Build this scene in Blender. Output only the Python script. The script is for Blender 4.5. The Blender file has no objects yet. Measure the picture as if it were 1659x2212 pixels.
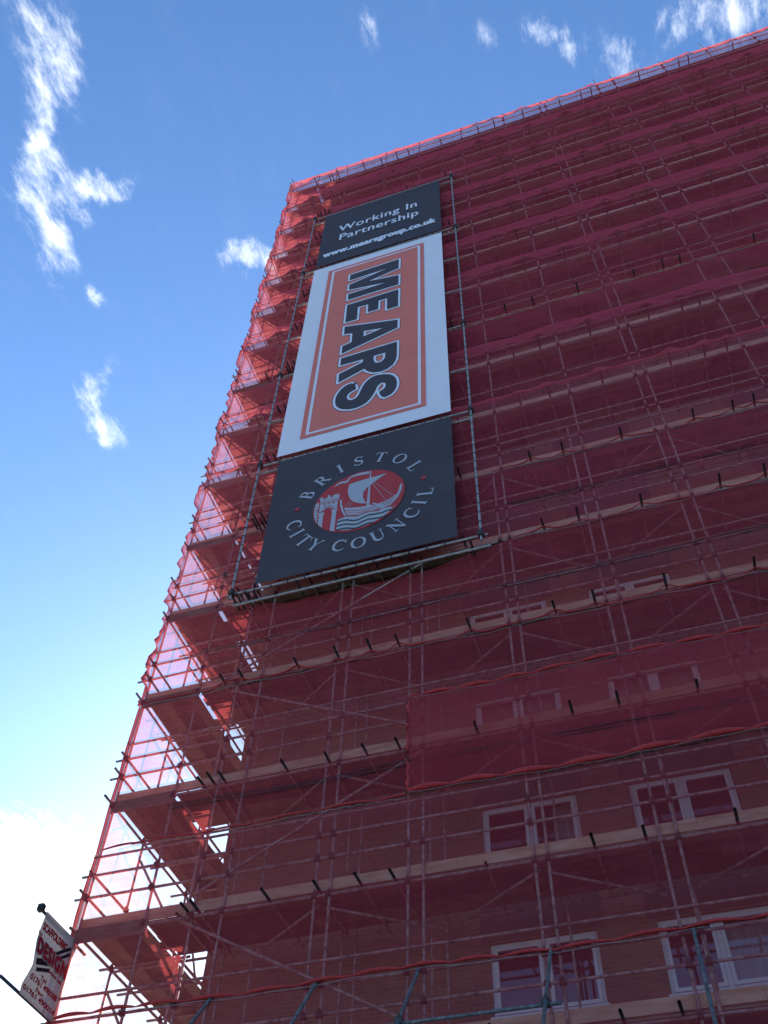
import bpy, math, random
from mathutils import Vector, Matrix
from math import sin, cos, pi, radians, hypot, exp, atan2, floor
random.seed(7)
scene = bpy.context.scene
COL = scene.collection

# ------------------------------------------------------------------ camera
CAM = Vector((10.631, -13.930, -9.132))
R_ = Vector((0.94877532, 0.3148293, 0.02660645))
U_ = Vector((0.23508607, -0.75969807, 0.60629479))
F_ = Vector((-0.21109223, 0.56898273, 0.79479477))
cam_d = bpy.data.cameras.new('camera')
cam = bpy.data.objects.new('camera', cam_d)
COL.objects.link(cam)
m = Matrix((( R_.x, U_.x, -F_.x, CAM.x), (R_.y, U_.y, -F_.y, CAM.y), (R_.z, U_.z, -F_.z, CAM.z), (0, 0, 0, 1)))
cam.matrix_world = m
cam_d.sensor_fit = 'VERTICAL'
cam_d.sensor_height = 24.0
cam_d.lens = 24.0 * 2114.69 / 2212.0
cam_d.clip_start = 0.1
cam_d.clip_end = 3000
scene.camera = cam

# ------------------------------------------------------------------ sun, sky, exposure
SUN_AZ = radians(-19)      # clockwise from +Y: behind the tower, to the left
SUN_EL = radians(25)
SKY_STRENGTH = 0.10
SUN_STRENGTH = 3.2
EXPOSURE = 1.55
sd = Vector((sin(SUN_AZ) * cos(SUN_EL), cos(SUN_AZ) * cos(SUN_EL), sin(SUN_EL)))
sl = bpy.data.lights.new('sun', 'SUN')
sl.energy = SUN_STRENGTH
sl.angle = radians(0.53)
sl.color = (1.0, 0.93, 0.84)
so = bpy.data.objects.new('sun', sl)
COL.objects.link(so)
so.rotation_euler = sd.to_track_quat('Z', 'Y').to_euler()
so.location = (-30, 30, 60)

world = bpy.data.worlds.new('World')
scene.world = world
world.use_nodes = True
wn = world.node_tree.nodes
wl = world.node_tree.links
wn.clear()
def N(nt, typ, **kw):
    n = nt.new(typ)
    for k, v in kw.items():
        setattr(n, k, v)
    return n
sky = N(wn, 'ShaderNodeTexSky', sky_type='NISHITA', sun_disc=False, sun_elevation=SUN_EL,
        sun_rotation=SUN_AZ % (2 * pi), air_density=1.0, dust_density=1.1, ozone_density=5.0, altitude=50)
bg = N(wn, 'ShaderNodeBackground')
bg.inputs['Strength'].default_value = SKY_STRENGTH
wo = N(wn, 'ShaderNodeOutputWorld')
geo = N(wn, 'ShaderNodeTexCoord')
sep = N(wn, 'ShaderNodeSeparateXYZ')
wl.new(geo.outputs['Generated'], sep.inputs[0])
zc = N(wn, 'ShaderNodeMath', operation='MAXIMUM'); zc.inputs[1].default_value = 0.08
wl.new(sep.outputs['Z'], zc.inputs[0])
comb = N(wn, 'ShaderNodeCombineXYZ')
for ax in 'XY':
    dv = N(wn, 'ShaderNodeMath', operation='DIVIDE')
    wl.new(sep.outputs[ax], dv.inputs[0]); wl.new(zc.outputs[0], dv.inputs[1])
    wl.new(dv.outputs[0], comb.inputs[ax])
# distort the cloud-layer coordinates so the edges fray
ns = N(wn, 'ShaderNodeTexNoise'); ns.inputs['Scale'].default_value = 26; ns.inputs['Detail'].default_value = 8; ns.inputs['Roughness'].default_value = 0.62
wl.new(comb.outputs[0], ns.inputs['Vector'])
sb = N(wn, 'ShaderNodeVectorMath', operation='SUBTRACT'); sb.inputs[1].default_value = (0.5, 0.5, 0.5)
wl.new(ns.outputs['Color'], sb.inputs[0])
scl = N(wn, 'ShaderNodeVectorMath', operation='SCALE'); scl.inputs['Scale'].default_value = 0.036
wl.new(sb.outputs[0], scl.inputs[0])
add = N(wn, 'ShaderNodeVectorMath', operation='ADD')
wl.new(comb.outputs[0], add.inputs[0]); wl.new(scl.outputs[0], add.inputs[1])
CLOUDS = [(-0.399,0.054,-0.385,0.079,0.019,0.70),(-0.385,0.079,-0.386,0.109,0.024,0.80),(-0.403,0.099,-0.409,0.121,0.026,1.00),(-0.406,0.111,-0.384,0.122,0.018,0.80),(-0.423,0.123,-0.441,0.159,0.018,0.90),(-0.443,0.158,-0.455,0.178,0.013,1.20),(-0.453,0.179,-0.470,0.208,0.024,1.00),(-0.481,0.194,-0.494,0.220,0.022,0.75),(-0.465,0.209,-0.457,0.232,0.029,0.90),(-0.478,0.241,-0.495,0.290,0.024,0.95),(-0.487,0.218,-0.483,0.240,0.022,0.70),(-0.437,0.225,-0.396,0.232,0.016,1.10),(-0.395,0.224,-0.409,0.240,0.009,0.80),(-0.399,0.135,-0.400,0.156,0.010,0.50),(-0.506,0.298,-0.514,0.323,0.012,0.40),(-0.476,0.333,-0.479,0.338,0.010,0.60),(-0.504,0.418,-0.521,0.438,0.012,0.80),(-0.542,0.432,-0.556,0.474,0.016,1.10),(-0.551,0.476,-0.550,0.497,0.022,1.10),(-0.311,0.340,-0.283,0.344,0.017,1.10),(-0.283,0.344,-0.271,0.367,0.019,1.00),(-0.312,0.354,-0.314,0.364,0.010,0.50),(0.045,0.215,0.067,0.237,0.013,0.80),(0.062,0.238,0.076,0.255,0.011,0.60),(0.102,0.259,0.135,0.283,0.020,0.55),(0.163,0.254,0.204,0.259,0.019,0.80),(0.204,0.259,0.253,0.267,0.025,0.80),(0.186,0.270,0.210,0.286,0.014,0.60),(-0.099,0.160,-0.104,0.188,0.009,0.42),(-0.001,0.208,0.001,0.217,0.010,0.42),(-1.30,1.22,-1.06,1.30,0.15,1.9),(-1.40,1.40,-1.05,1.52,0.26,2.2),(-1.557,1.85,-1.0,1.90,0.36,1.9)]
acc = None
for (ax_, ay_, bx_, by_, rr, st) in CLOUDS:
    L = hypot(bx_ - ax_, by_ - ay_)
    mp = N(wn, 'ShaderNodeMapping', vector_type='TEXTURE')
    mp.inputs['Location'].default_value = ((ax_ + bx_) / 2, (ay_ + by_) / 2, 0)
    mp.inputs['Rotation'].default_value = (0, 0, atan2(by_ - ay_, bx_ - ax_))
    mp.inputs['Scale'].default_value = (L / 2 + rr * 1.18, rr * 1.18, 1)
    wl.new(add.outputs[0], mp.inputs['Vector'])
    ln = N(wn, 'ShaderNodeVectorMath', operation='LENGTH')
    wl.new(mp.outputs[0], ln.inputs[0])
    mr = N(wn, 'ShaderNodeMapRange', interpolation_type='SMOOTHSTEP')
    mr.inputs['From Min'].default_value = 0.0; mr.inputs['From Max'].default_value = 1.35
    mr.inputs['To Min'].default_value = st; mr.inputs['To Max'].default_value = 0.0
    wl.new(ln.outputs['Value'], mr.inputs['Value'])
    if acc is None:
        acc = mr.outputs[0]
    else:
        mx = N(wn, 'ShaderNodeMath', operation='SMOOTH_MAX'); mx.inputs[2].default_value = 0.06
        wl.new(acc, mx.inputs[0]); wl.new(mr.outputs[0], mx.inputs[1])
        acc = mx.outputs[0]
nf = N(wn, 'ShaderNodeTexNoise'); nf.inputs['Scale'].default_value = 24; nf.inputs['Detail'].default_value = 12; nf.inputs['Roughness'].default_value = 0.70
nf.inputs['Distortion'].default_value = 0.25
str_ = N(wn, 'ShaderNodeMapping'); str_.inputs['Rotation'].default_value = (0, 0, radians(25)); str_.inputs['Scale'].default_value = (1.5, .6, 1)
wl.new(comb.outputs[0], str_.inputs['Vector']); wl.new(str_.outputs[0], nf.inputs['Vector'])
nr = N(wn, 'ShaderNodeMapRange'); nr.inputs['From Min'].default_value = 0.34; nr.inputs['From Max'].default_value = 0.66
nr.inputs['To Min'].default_value = -0.80; nr.inputs['To Max'].default_value = 0.52
wl.new(nf.outputs['Fac'], nr.inputs['Value'])
a2 = N(wn, 'ShaderNodeMath', operation='ADD')
gate = N(wn, 'ShaderNodeMath', operation='MULTIPLY'); gate.inputs[1].default_value = 3.0; gate.use_clamp = True
wl.new(acc, gate.inputs[0])
gn = N(wn, 'ShaderNodeMath', operation='MULTIPLY'); wl.new(gate.outputs[0], gn.inputs[0]); wl.new(nr.outputs[0], gn.inputs[1])
wl.new(acc, a2.inputs[0]); wl.new(gn.outputs[0], a2.inputs[1])
dn = N(wn, 'ShaderNodeMapRange', interpolation_type='SMOOTHSTEP')
dn.inputs['From Min'].default_value = 0.0; dn.inputs['From Max'].default_value = 1.75
wl.new(a2.outputs[0], dn.inputs['Value'])
cm = N(wn, 'ShaderNodeMixRGB', blend_type='MIX')
cm.inputs[2].default_value = (5.2, 5.5, 5.9, 1)
tint = N(wn, 'ShaderNodeMixRGB', blend_type='MULTIPLY'); tint.inputs[0].default_value = 1
tint.inputs[2].default_value = (0.76, 0.95, 1.08, 1)
wl.new(sky.outputs[0], tint.inputs[1])
dk = N(wn, 'ShaderNodeMath', operation='MULTIPLY'); dk.inputs[1].default_value = 0.92; wl.new(dn.outputs[0], dk.inputs[0])
wl.new(dk.outputs[0], cm.inputs[0]); wl.new(tint.outputs[0], cm.inputs[1])
wl.new(cm.outputs[0], bg.inputs['Color'])
wl.new(bg.outputs[0], wo.inputs['Surface'])

vs = scene.view_settings
vs.view_transform = 'Standard'
vs.look = 'None'
vs.exposure = EXPOSURE
vs.gamma = 1
cy = scene.cycles
cy.max_bounces = 10
cy.diffuse_bounces = 4
cy.glossy_bounces = 3
cy.transmission_bounces = 6
cy.transparent_max_bounces = 32
cy.use_denoising = True
cy.caustics_reflective = False
cy.caustics_refractive = False
cy.sample_clamp_indirect = 6

# ------------------------------------------------------------------ helpers
def tag(o, label=None, cat=None, group=None, kind=None):
    if label: o['label'] = label
    if cat: o['category'] = cat
    if group: o['group'] = group
    if kind: o['kind'] = kind
    return o

class MB:
    def __init__(s): s.v = []; s.f = []; s.sm = []
    def poly(s, pts, smooth=False):
        i = len(s.v); s.v += [tuple(p) for p in pts]; s.f.append(tuple(range(i, i + len(pts)))); s.sm.append(smooth)
    def box(s, x0, x1, y0, y1, z0, z1):
        i = len(s.v)
        s.v += [(x, y, z) for z in (z0, z1) for y in (y0, y1) for x in (x0, x1)]
        for f in ((0, 2, 3, 1), (4, 5, 7, 6), (0, 1, 5, 4), (2, 6, 7, 3), (0, 4, 6, 2), (1, 3, 7, 5)):
            s.f.append(tuple(i + k for k in f)); s.sm.append(False)
        return s
    def tube(s, p0, p1, r, seg=8, r1=None, cap=False):
        p0 = Vector(p0); p1 = Vector(p1); d = (p1 - p0).normalized()
        a = d.orthogonal().normalized(); b = d.cross(a)
        i = len(s.v)
        if r1 is None: r1 = r
        for p, rr in ((p0, r), (p1, r1)):
            for k in range(seg):
                t = 2 * pi * k / seg
                s.v.append(tuple(p + a * rr * cos(t) + b * rr * sin(t)))
        for k in range(seg):
            s.f.append((i + k, i + (k + 1) % seg, i + seg + (k + 1) % seg, i + seg + k)); s.sm.append(True)
        if cap:
            s.f.append(tuple(i + k for k in reversed(range(seg)))); s.sm.append(False)
            s.f.append(tuple(i + seg + k for k in range(seg))); s.sm.append(False)
        return s
    def path(s, pts, r, seg=6, rf=None):
        """a tube along a polyline, ring per point; rf(i) gives the radius"""
        pts = [Vector(p) for p in pts]
        i0 = len(s.v)
        up = Vector((0, 0, 1))
        for j, p in enumerate(pts):
            d = (pts[min(j + 1, len(pts) - 1)] - pts[max(j - 1, 0)]).normalized()
            a = d.cross(up)
            if a.length < .05: a = d.cross(Vector((0, 1, 0)))
            a.normalize(); b = d.cross(a)
            rr = rf(j) if rf else r
            for k in range(seg):
                t = 2 * pi * k / seg
                s.v.append(tuple(p + a * rr * cos(t) + b * rr * sin(t)))
        for j in range(len(pts) - 1):
            for k in range(seg):
                q = i0 + j * seg
                s.f.append((q + k, q + (k + 1) % seg, q + seg + (k + 1) % seg, q + seg + k)); s.sm.append(True)
        return s
    def grid(s, fn, nu, nv, smooth=True):
        i = len(s.v)
        for b in range(nv + 1):
            for a in range(nu + 1):
                s.v.append(tuple(fn(a / nu, b / nv)))
        for b in range(nv):
            for a in range(nu):
                q = i + b * (nu + 1) + a
                s.f.append((q, q + 1, q + nu + 2, q + nu + 1)); s.sm.append(smooth)
        return s
    def join(s, o):
        i = len(s.v); s.v += o.v; s.f += [tuple(k + i for k in f) for f in o.f]; s.sm += o.sm
    def build(s, name, mat, parent=None, rebase=True, kind=None, label=None):
        me = bpy.data.meshes.new(name)
        org = Vector((0, 0, 0))
        if parent is not None:
            org = Vector(parent['_org']) if '_org' in parent else Vector((0, 0, 0))
        elif rebase:
            n = len(s.v)
            org = Vector((sum(p[0] for p in s.v) / n, sum(p[1] for p in s.v) / n, min(p[2] for p in s.v)))
        me.from_pydata([(p[0] - org.x, p[1] - org.y, p[2] - org.z) for p in s.v], [], s.f)
        me.polygons.foreach_set('use_smooth', s.sm)
        me.materials.append(mat)
        me.update()
        o = bpy.data.objects.new(name, me)
        COL.objects.link(o)
        if parent is not None:
            o.parent = parent
            o['_org'] = tuple(org)
        else:
            o.location = org
            o['_org'] = tuple(org)
        if kind: o['kind'] = kind
        if label: o['label'] = label
        return o

def empty(name, loc):
    o = bpy.data.objects.new(name, None)
    COL.objects.link(o)
    o.location = loc
    o['_org'] = tuple(loc)
    o.empty_display_size = 0.3
    return o

def many(name, items, mat, parent, limit=98):
    """items: list of MB. Nearest ones become parts of their own, the rest one 'stuff' part"""
    def dist(b):
        best = 1e9
        for p in b.v[::max(1, len(b.v) // 8)]:
            best = min(best, (Vector(p) - CAM).length)
        return best
    items = sorted(items, key=dist)
    for b in items[:limit]:
        b.build(name, mat, parent)
    if len(items) > limit:
        r = MB()
        for b in items[limit:]: r.join(b)
        r.build(name, mat, parent, kind='stuff')

# ------------------------------------------------------------------ materials
def mat(name):
    M = bpy.data.materials.new(name); M.use_nodes = True
    nt = M.node_tree; nt.nodes.clear()
    out = nt.nodes.new('ShaderNodeOutputMaterial')
    return M, nt, nt.nodes, nt.links, out
def posn(nd, lk, scale=(1, 1, 1), rot=(0, 0, 0)):
    g = nd.new('ShaderNodeNewGeometry')
    mp = nd.new('ShaderNodeMapping')
    mp.inputs['Scale'].default_value = scale
    mp.inputs['Rotation'].default_value = rot
    lk.new(g.outputs['Position'], mp.inputs['Vector'])
    return mp.outputs[0], g
def ramp(nd, lk, src, stops):
    r = nd.new('ShaderNodeValToRGB')
    while len(r.color_ramp.elements) < len(stops): r.color_ramp.elements.new(0.5)
    for e, (p, c) in zip(r.color_ramp.elements, stops):
        e.position = p; e.color = (*c, 1)
    lk.new(src, r.inputs[0])
    return r.outputs[0]
def noise(nd, lk, vec, scale, detail=4, rough=.55):
    n = nd.new('ShaderNodeTexNoise'); n.inputs['Scale'].default_value = scale
    n.inputs['Detail'].default_value = detail; n.inputs['Roughness'].default_value = rough
    lk.new(vec, n.inputs['Vector'])
    return n.outputs['Fac']
def simple(name, stops, scale=6, rough=.7, metallic=0, vscale=(1, 1, 1), bump=0, island=0.0, spec=.5):
    M, nt, nd, lk, out = mat(name)
    v, g = posn(nd, lk, vscale)
    f = noise(nd, lk, v, scale, 6, .6)
    if island:
        ad = nd.new('ShaderNodeMath'); ad.operation = 'MULTIPLY_ADD'
        ad.inputs[1].default_value = island; ad.inputs[2].default_value = -island / 2
        lk.new(g.outputs['Random Per Island'], ad.inputs[0])
        a = nd.new('ShaderNodeMath'); a.operation = 'ADD'
        lk.new(f, a.inputs[0]); lk.new(ad.outputs[0], a.inputs[1]); f = a.outputs[0]
    c = ramp(nd, lk, f, stops)
    b = nd.new('ShaderNodeBsdfPrincipled')
    b.inputs['Roughness'].default_value = rough
    b.inputs['Metallic'].default_value = metallic
    b.inputs['Specular IOR Level'].default_value = spec
    lk.new(c, b.inputs['Base Color'])
    if bump:
        bp = nd.new('ShaderNodeBump'); bp.inputs['Strength'].default_value = bump; bp.inputs['Distance'].default_value = .01
        lk.new(f, bp.inputs['Height']); lk.new(bp.outputs[0], b.inputs['Normal'])
    lk.new(b.outputs[0], out.inputs[0])
    return M

M_steel = simple('galvanised_tube', [(.30, (.10, .09, .08)), (.48, (.32, .245, .21)), (.62, (.50, .39, .34)), (.8, (.26, .13, .08))], 9, .6, .15)
M_steel_pale = simple('pale_galvanised_tube', [(.3, (.18, .15, .13)), (.5, (.38, .34, .30)), (.7, (.52, .49, .45))], 12, .55, .3)
M_steel_dark = simple('grimy_tube', [(.3, (.018, .018, .02)), (.6, (.05, .048, .05)), (.8, (.09, .07, .06))], 9, .7, .3)
M_steel_rake = simple('grey_green_tube', [(.3, (.06, .06, .055)), (.55, (.15, .145, .135)), (.75, (.36, .34, .30))], 16, .6, .3)
M_coupler = simple('coupler', [(.3, (.04, .03, .028)), (.7, (.14, .10, .08))], 14, .7, .5)
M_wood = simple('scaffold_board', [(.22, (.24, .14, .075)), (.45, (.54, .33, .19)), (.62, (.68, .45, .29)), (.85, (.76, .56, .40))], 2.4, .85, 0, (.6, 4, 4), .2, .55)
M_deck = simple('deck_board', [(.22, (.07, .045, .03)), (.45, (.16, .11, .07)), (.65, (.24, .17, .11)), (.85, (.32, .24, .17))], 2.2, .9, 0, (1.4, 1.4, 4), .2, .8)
M_rope = simple('white_rope', [(.3, (.30, .27, .26)), (.7, (.5, .47, .46))], 30, .9)
M_black = simple('black_cord', [(.3, (.012, .012, .014)), (.7, (.03, .03, .035))], 20, .7)
M_hem = simple('red_netting_roll', [(.3, (.34, .018, .02)), (.7, (.58, .045, .035))], 18, .8)
M_upvc = simple('white_window_plastic', [(.3, (.80, .78, .77)), (.7, (.88, .86, .85))], 3, .45)
M_curtain = simple('net_curtain', [(.3, (.45, .42, .38)), (.7, (.62, .59, .54))], 5, .95, 0, (6, 1, .4))
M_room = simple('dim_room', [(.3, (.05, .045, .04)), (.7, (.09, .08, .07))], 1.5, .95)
M_roof = simple('concrete', [(.3, (.28, .27, .25)), (.7, (.38, .37, .35))], 3, .9)
M_panel = simple('dark_spandrel', [(.3, (.10, .065, .055)), (.7, (.15, .09, .07))], 4, .75)
M_ground = simple('asphalt', [(.3, (.16, .155, .15)), (.55, (.21, .205, .20)), (.8, (.27, .26, .25))], 1.3, .95)
M_pave = simple('pavement', [(.3, (.30, .29, .27)), (.7, (.40, .39, .36))], 1.7, .95)

def brick_mat():
    M, nt, nd, lk, out = mat('brown_brick')
    g = nd.new('ShaderNodeNewGeometry')
    s = nd.new('ShaderNodeSeparateXYZ'); lk.new(g.outputs['Position'], s.inputs[0])
    a = nd.new('ShaderNodeMath'); a.operation = 'ADD'; lk.new(s.outputs[0], a.inputs[0]); lk.new(s.outputs[1], a.inputs[1])
    c = nd.new('ShaderNodeCombineXYZ'); lk.new(a.outputs[0], c.inputs[0]); lk.new(s.outputs[2], c.inputs[1])
    b = nd.new('ShaderNodeTexBrick')
    b.inputs['Scale'].default_value = 1.0
    b.inputs['Brick Width'].default_value = 0.225; b.inputs['Row Height'].default_value = 0.075
    b.inputs['Mortar Size'].default_value = 0.007; b.inputs['Mortar Smooth'].default_value = .3
    b.inputs['Bias'].default_value = -.2
    b.inputs['Color1'].default_value = (.32, .155, .085, 1); b.inputs['Color2'].default_value = (.20, .10, .06, 1)
    b.inputs['Mortar'].default_value = (.30, .24, .19, 1)
    lk.new(c.outputs[0], b.inputs['Vector'])
    n = noise(nd, lk, g.outputs['Position'], .9, 6, .6)
    r = ramp(nd, lk, n, [(.3, (.72, .72, .74)), (.7, (1.12, 1.05, .98))])
    mx = nd.new('ShaderNodeMixRGB'); mx.blend_type = 'MULTIPLY'; mx.inputs[0].default_value = 1
    lk.new(b.outputs[0], mx.inputs[1]); lk.new(r, mx.inputs[2])
    p = nd.new('ShaderNodeBsdfPrincipled'); p.inputs['Roughness'].default_value = .9
    lk.new(mx.outputs[0], p.inputs['Base Color'])
    bp = nd.new('ShaderNodeBump'); bp.inputs['Strength'].default_value = .5; bp.inputs['Distance'].default_value = .01; bp.invert = True
    lk.new(b.outputs['Fac'], bp.inputs['Height']); lk.new(bp.outputs[0], p.inputs['Normal'])
    lk.new(p.outputs[0], out.inputs[0])
    return M
M_brick = brick_mat()

def net_mat(name, cover, colr, colt):
    """woven mesh: open area shrinks as the weave is seen more edge-on, threads scatter and pass red light"""
    M, nt, nd, lk, out = mat(name)
    lw = nd.new('ShaderNodeLayerWeight'); lw.inputs['Blend'].default_value = .5
    c = nd.new('ShaderNodeMath'); c.operation = 'SUBTRACT'; c.inputs[0].default_value = 1; lk.new(lw.outputs['Facing'], c.inputs[1])
    c2 = nd.new('ShaderNodeMath'); c2.operation = 'MAXIMUM'; c2.inputs[1].default_value = .12; lk.new(c.outputs[0], c2.inputs[0])
    iv = nd.new('ShaderNodeMath'); iv.operation = 'DIVIDE'; iv.inputs[0].default_value = 1; lk.new(c2.outputs[0], iv.inputs[1])
    v, g = posn(nd, lk, (.55, .55, 1.6))
    n = noise(nd, lk, v, 1.6, 5, .6)
    mr = nd.new('ShaderNodeMapRange'); mr.inputs['From Min'].default_value = .3; mr.inputs['From Max'].default_value = .7
    mr.inputs['To Min'].default_value = 1 - cover + .09; mr.inputs['To Max'].default_value = 1 - cover - .09
    v3, g3 = posn(nd, lk, (1.2, 1.2, 9))
    n3 = noise(nd, lk, v3, 1.5, 6, .7)
    av = nd.new('ShaderNodeMixRGB'); av.blend_type = 'MIX'; av.inputs[0].default_value = .45
    lk.new(n, av.inputs[1]); lk.new(n3, av.inputs[2])
    lk.new(av.outputs[0], mr.inputs['Value'])
    pw = nd.new('ShaderNodeMath'); pw.operation = 'POWER'; lk.new(mr.outputs[0], pw.inputs[0]); lk.new(iv.outputs[0], pw.inputs[1])
    d = nd.new('ShaderNodeBsdfDiffuse'); d.inputs['Color'].default_value = (*colr, 1)
    t = nd.new('ShaderNodeBsdfTranslucent'); t.inputs['Color'].default_value = (*colt, 1)
    ms = nd.new('ShaderNodeMixShader'); ms.inputs[0].default_value = .5
    lk.new(d.outputs[0], ms.inputs[1]); lk.new(t.outputs[0], ms.inputs[2])
    tr = nd.new('ShaderNodeBsdfTransparent')
    m2 = nd.new('ShaderNodeMixShader')
    lk.new(pw.outputs[0], m2.inputs[0]); lk.new(ms.outputs[0], m2.inputs[1]); lk.new(tr.outputs[0], m2.inputs[2])
    v2, g2 = posn(nd, lk, (1, 1, .35))
    nn = noise(nd, lk, v2, 5, 3, .5)
    bp = nd.new('ShaderNodeBump'); bp.inputs['Strength'].default_value = .6; bp.inputs['Distance'].default_value = .06
    lk.new(nn, bp.inputs['Height']); lk.new(bp.outputs[0], d.inputs['Normal']); lk.new(bp.outputs[0], t.inputs['Normal'])
    lk.new(m2.outputs[0], out.inputs[0])
    return M
M_net = net_mat('red_debris_net', .30, (.86, .100, .145), (.62, .12, .12))
M_net_low = net_mat('dusty_red_debris_net', .35, (.76, .092, .115), (.55, .08, .08))
M_net_side = net_mat('sunlit_tint_debris_net', .12, (.70, .20, .20), (.98, .50, .44))  # pale colours stand in for sunlight glaring through the side sheets

def glass_mat():
    M, nt, nd, lk, out = mat('window_glass')
    g = nd.new('ShaderNodeBsdfGlossy'); g.inputs['Roughness'].default_value = .03; g.inputs['Color'].default_value = (.9, .93, 1, 1)
    t = nd.new('ShaderNodeBsdfTransparent'); t.inputs['Color'].default_value = (.8, .84, .84, 1)
    f = nd.new('ShaderNodeFresnel'); f.inputs['IOR'].default_value = 1.65
    a = nd.new('ShaderNodeMath'); a.operation = 'MULTIPLY_ADD'; a.inputs[1].default_value = 1.4; a.inputs[2].default_value = .03
    lk.new(f.outputs[0], a.inputs[0])
    mx = nd.new('ShaderNodeMixShader'); lk.new(a.outputs[0], mx.inputs[0]); lk.new(t.outputs[0], mx.inputs[1]); lk.new(g.outputs[0], mx.inputs[2])
    lk.new(mx.outputs[0], out.inputs[0])
    return M
M_glass = glass_mat()

def cloth_mat(name, col, var=.08, trans=.12, weave=True):
    M, nt, nd, lk, out = mat(name)
    v, g = posn(nd, lk, (1, 1, 1))
    n = noise(nd, lk, v, .8, 6, .65)
    r = ramp(nd, lk, n, [(.3, tuple(c * (1 - var) for c in col)), (.7, tuple(min(1, c * (1 + var)) for c in col))])
    b = nd.new('ShaderNodeBsdfPrincipled'); b.inputs['Roughness'].default_value = .75
    b.inputs['Specular IOR Level'].default_value = .25
    lk.new(r, b.inputs['Base Color'])
    t = nd.new('ShaderNodeBsdfTranslucent'); lk.new(r, t.inputs['Color'])
    bp = nd.new('ShaderNodeBump'); bp.inputs['Strength'].default_value = .55; bp.inputs['Distance'].default_value = .08
    n2 = noise(nd, lk, v, 1.6, 4, .5)
    lk.new(n2, bp.inputs['Height']); lk.new(bp.outputs[0], b.inputs['Normal'])
    ms = nd.new('ShaderNodeMixShader'); ms.inputs[0].default_value = trans
    lk.new(b.outputs[0], ms.inputs[1]); lk.new(t.outputs[0], ms.inputs[2])
    lk.new(ms.outputs[0], out.inputs[0])
    return M
NAVY = (.082, .062, .066)
M_navy = cloth_mat('navy_banner_cloth', NAVY, .12, .08)
M_white = cloth_mat('white_banner_cloth', (.92, .83, .82), .03, .08)
M_orange = cloth_mat('orange_print', (.84, .205, .145), .05, .04)
M_navyprint = cloth_mat('navy_print', NAVY, .08, .04)
M_whiteprint = cloth_mat('white_print', (.84, .78, .79), .03, .04)
M_greyprint = cloth_mat('pale_grey_print', (.46, .43, .44), .05, .04)
M_slate = cloth_mat('slate_print', (.07, .085, .085), .05, .04)
M_redprint = cloth_mat('red_print', (.52, .055, .055), .05, .04)
M_flag = cloth_mat('cream_flag_cloth', (.40, .35, .31), .06, .22)
M_flagred = cloth_mat('dark_red_flag_print', (.38, .02, .035), .06, .1)
M_flagblack = cloth_mat('black_flag_print', (.012, .012, .025), .06, .1)

# ------------------------------------------------------------------ the setting
GZ = -10.73
DZ = 2.7
g = MB(); g.poly([(-600, -600, GZ), (700, -600, GZ), (700, 700, GZ), (-600, 700, GZ)])
tag(g.build('ground', M_ground, rebase=False), kind='structure')
g = MB(); g.box(-3, 30, -2.6, 16, GZ + .001, GZ + .12)
tag(g.build('pavement', M_pave, rebase=False), kind='structure')

# ------------------------------------------------------------------ the tower block
BX0, BX1, BY0, BY1, BTOP = 1.72, 27.5, 1.66, 13.6, 38.4
tower = empty('tower_block', (BX0, BY0, GZ))
tag(tower, 'brown brick tower block of flats wrapped in scaffolding and red netting', 'building')
WX = [(7.10, 8.92), (9.91, 11.75), (14.55, 16.37), (17.36, 19.2), (22.0, 23.82), (24.81, 26.65)]
LV = list(range(-2, 14))
WH0, WH1 = 1.13, 2.37     # window sill / head above its deck level
xs = [BX0]
for a, b in WX: xs += [a, b]
xs.append(BX1)
wall = MB()
zs = [GZ]
for k in LV: zs += [k * DZ + WH0, k * DZ + WH1]
zs.append(BTOP)
for i in range(len(xs) - 1):
    for j in range(len(zs) - 1):
        if i % 2 == 1 and j % 2 == 1:
            x0, x1, z0, z1 = xs[i], xs[i + 1], zs[j], zs[j + 1]
            yb = BY0 + .14
            wall.poly([(x0, BY0, z0), (x1, BY0, z0), (x1, yb, z0), (x0, yb, z0)])
            wall.poly([(x0, BY0, z1), (x0, yb, z1), (x1, yb, z1), (x1, BY0, z1)])
            wall.poly([(x0, BY0, z0), (x0, yb, z0), (x0, yb, z1), (x0, BY0, z1)])
            wall.poly([(x1, BY0, z0), (x1, BY0, z1), (x1, yb, z1), (x1, yb, z0)])
            continue
        wall.poly([(xs[i], BY0, zs[j]), (xs[i + 1], BY0, zs[j]), (xs[i + 1], BY0, zs[j + 1]), (xs[i], BY0, zs[j + 1])])
wall.poly([(BX0, BY1, GZ), (BX0, BY0, GZ), (BX0, BY0, BTOP), (BX0, BY1, BTOP)])
wall.poly([(BX1, BY0, GZ), (BX1, BY1, GZ), (BX1, BY1, BTOP), (BX1, BY0, BTOP)])
wall.poly([(BX1, BY1, GZ), (BX0, BY1, GZ), (BX0, BY1, BTOP), (BX1, BY1, BTOP)])
wall.build('wall', M_brick, tower)
r = MB(); r.box(BX0 - .03, BX1 + .03, BY0 - .03, BY1 + .03, BTOP + .002, BTOP + .18)
r.build('roof', M_roof, tower)
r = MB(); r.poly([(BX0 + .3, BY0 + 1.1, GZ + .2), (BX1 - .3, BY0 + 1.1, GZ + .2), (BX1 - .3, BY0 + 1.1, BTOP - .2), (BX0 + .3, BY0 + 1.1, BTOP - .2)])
r.build('room_backs', M_room, tower)
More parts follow.
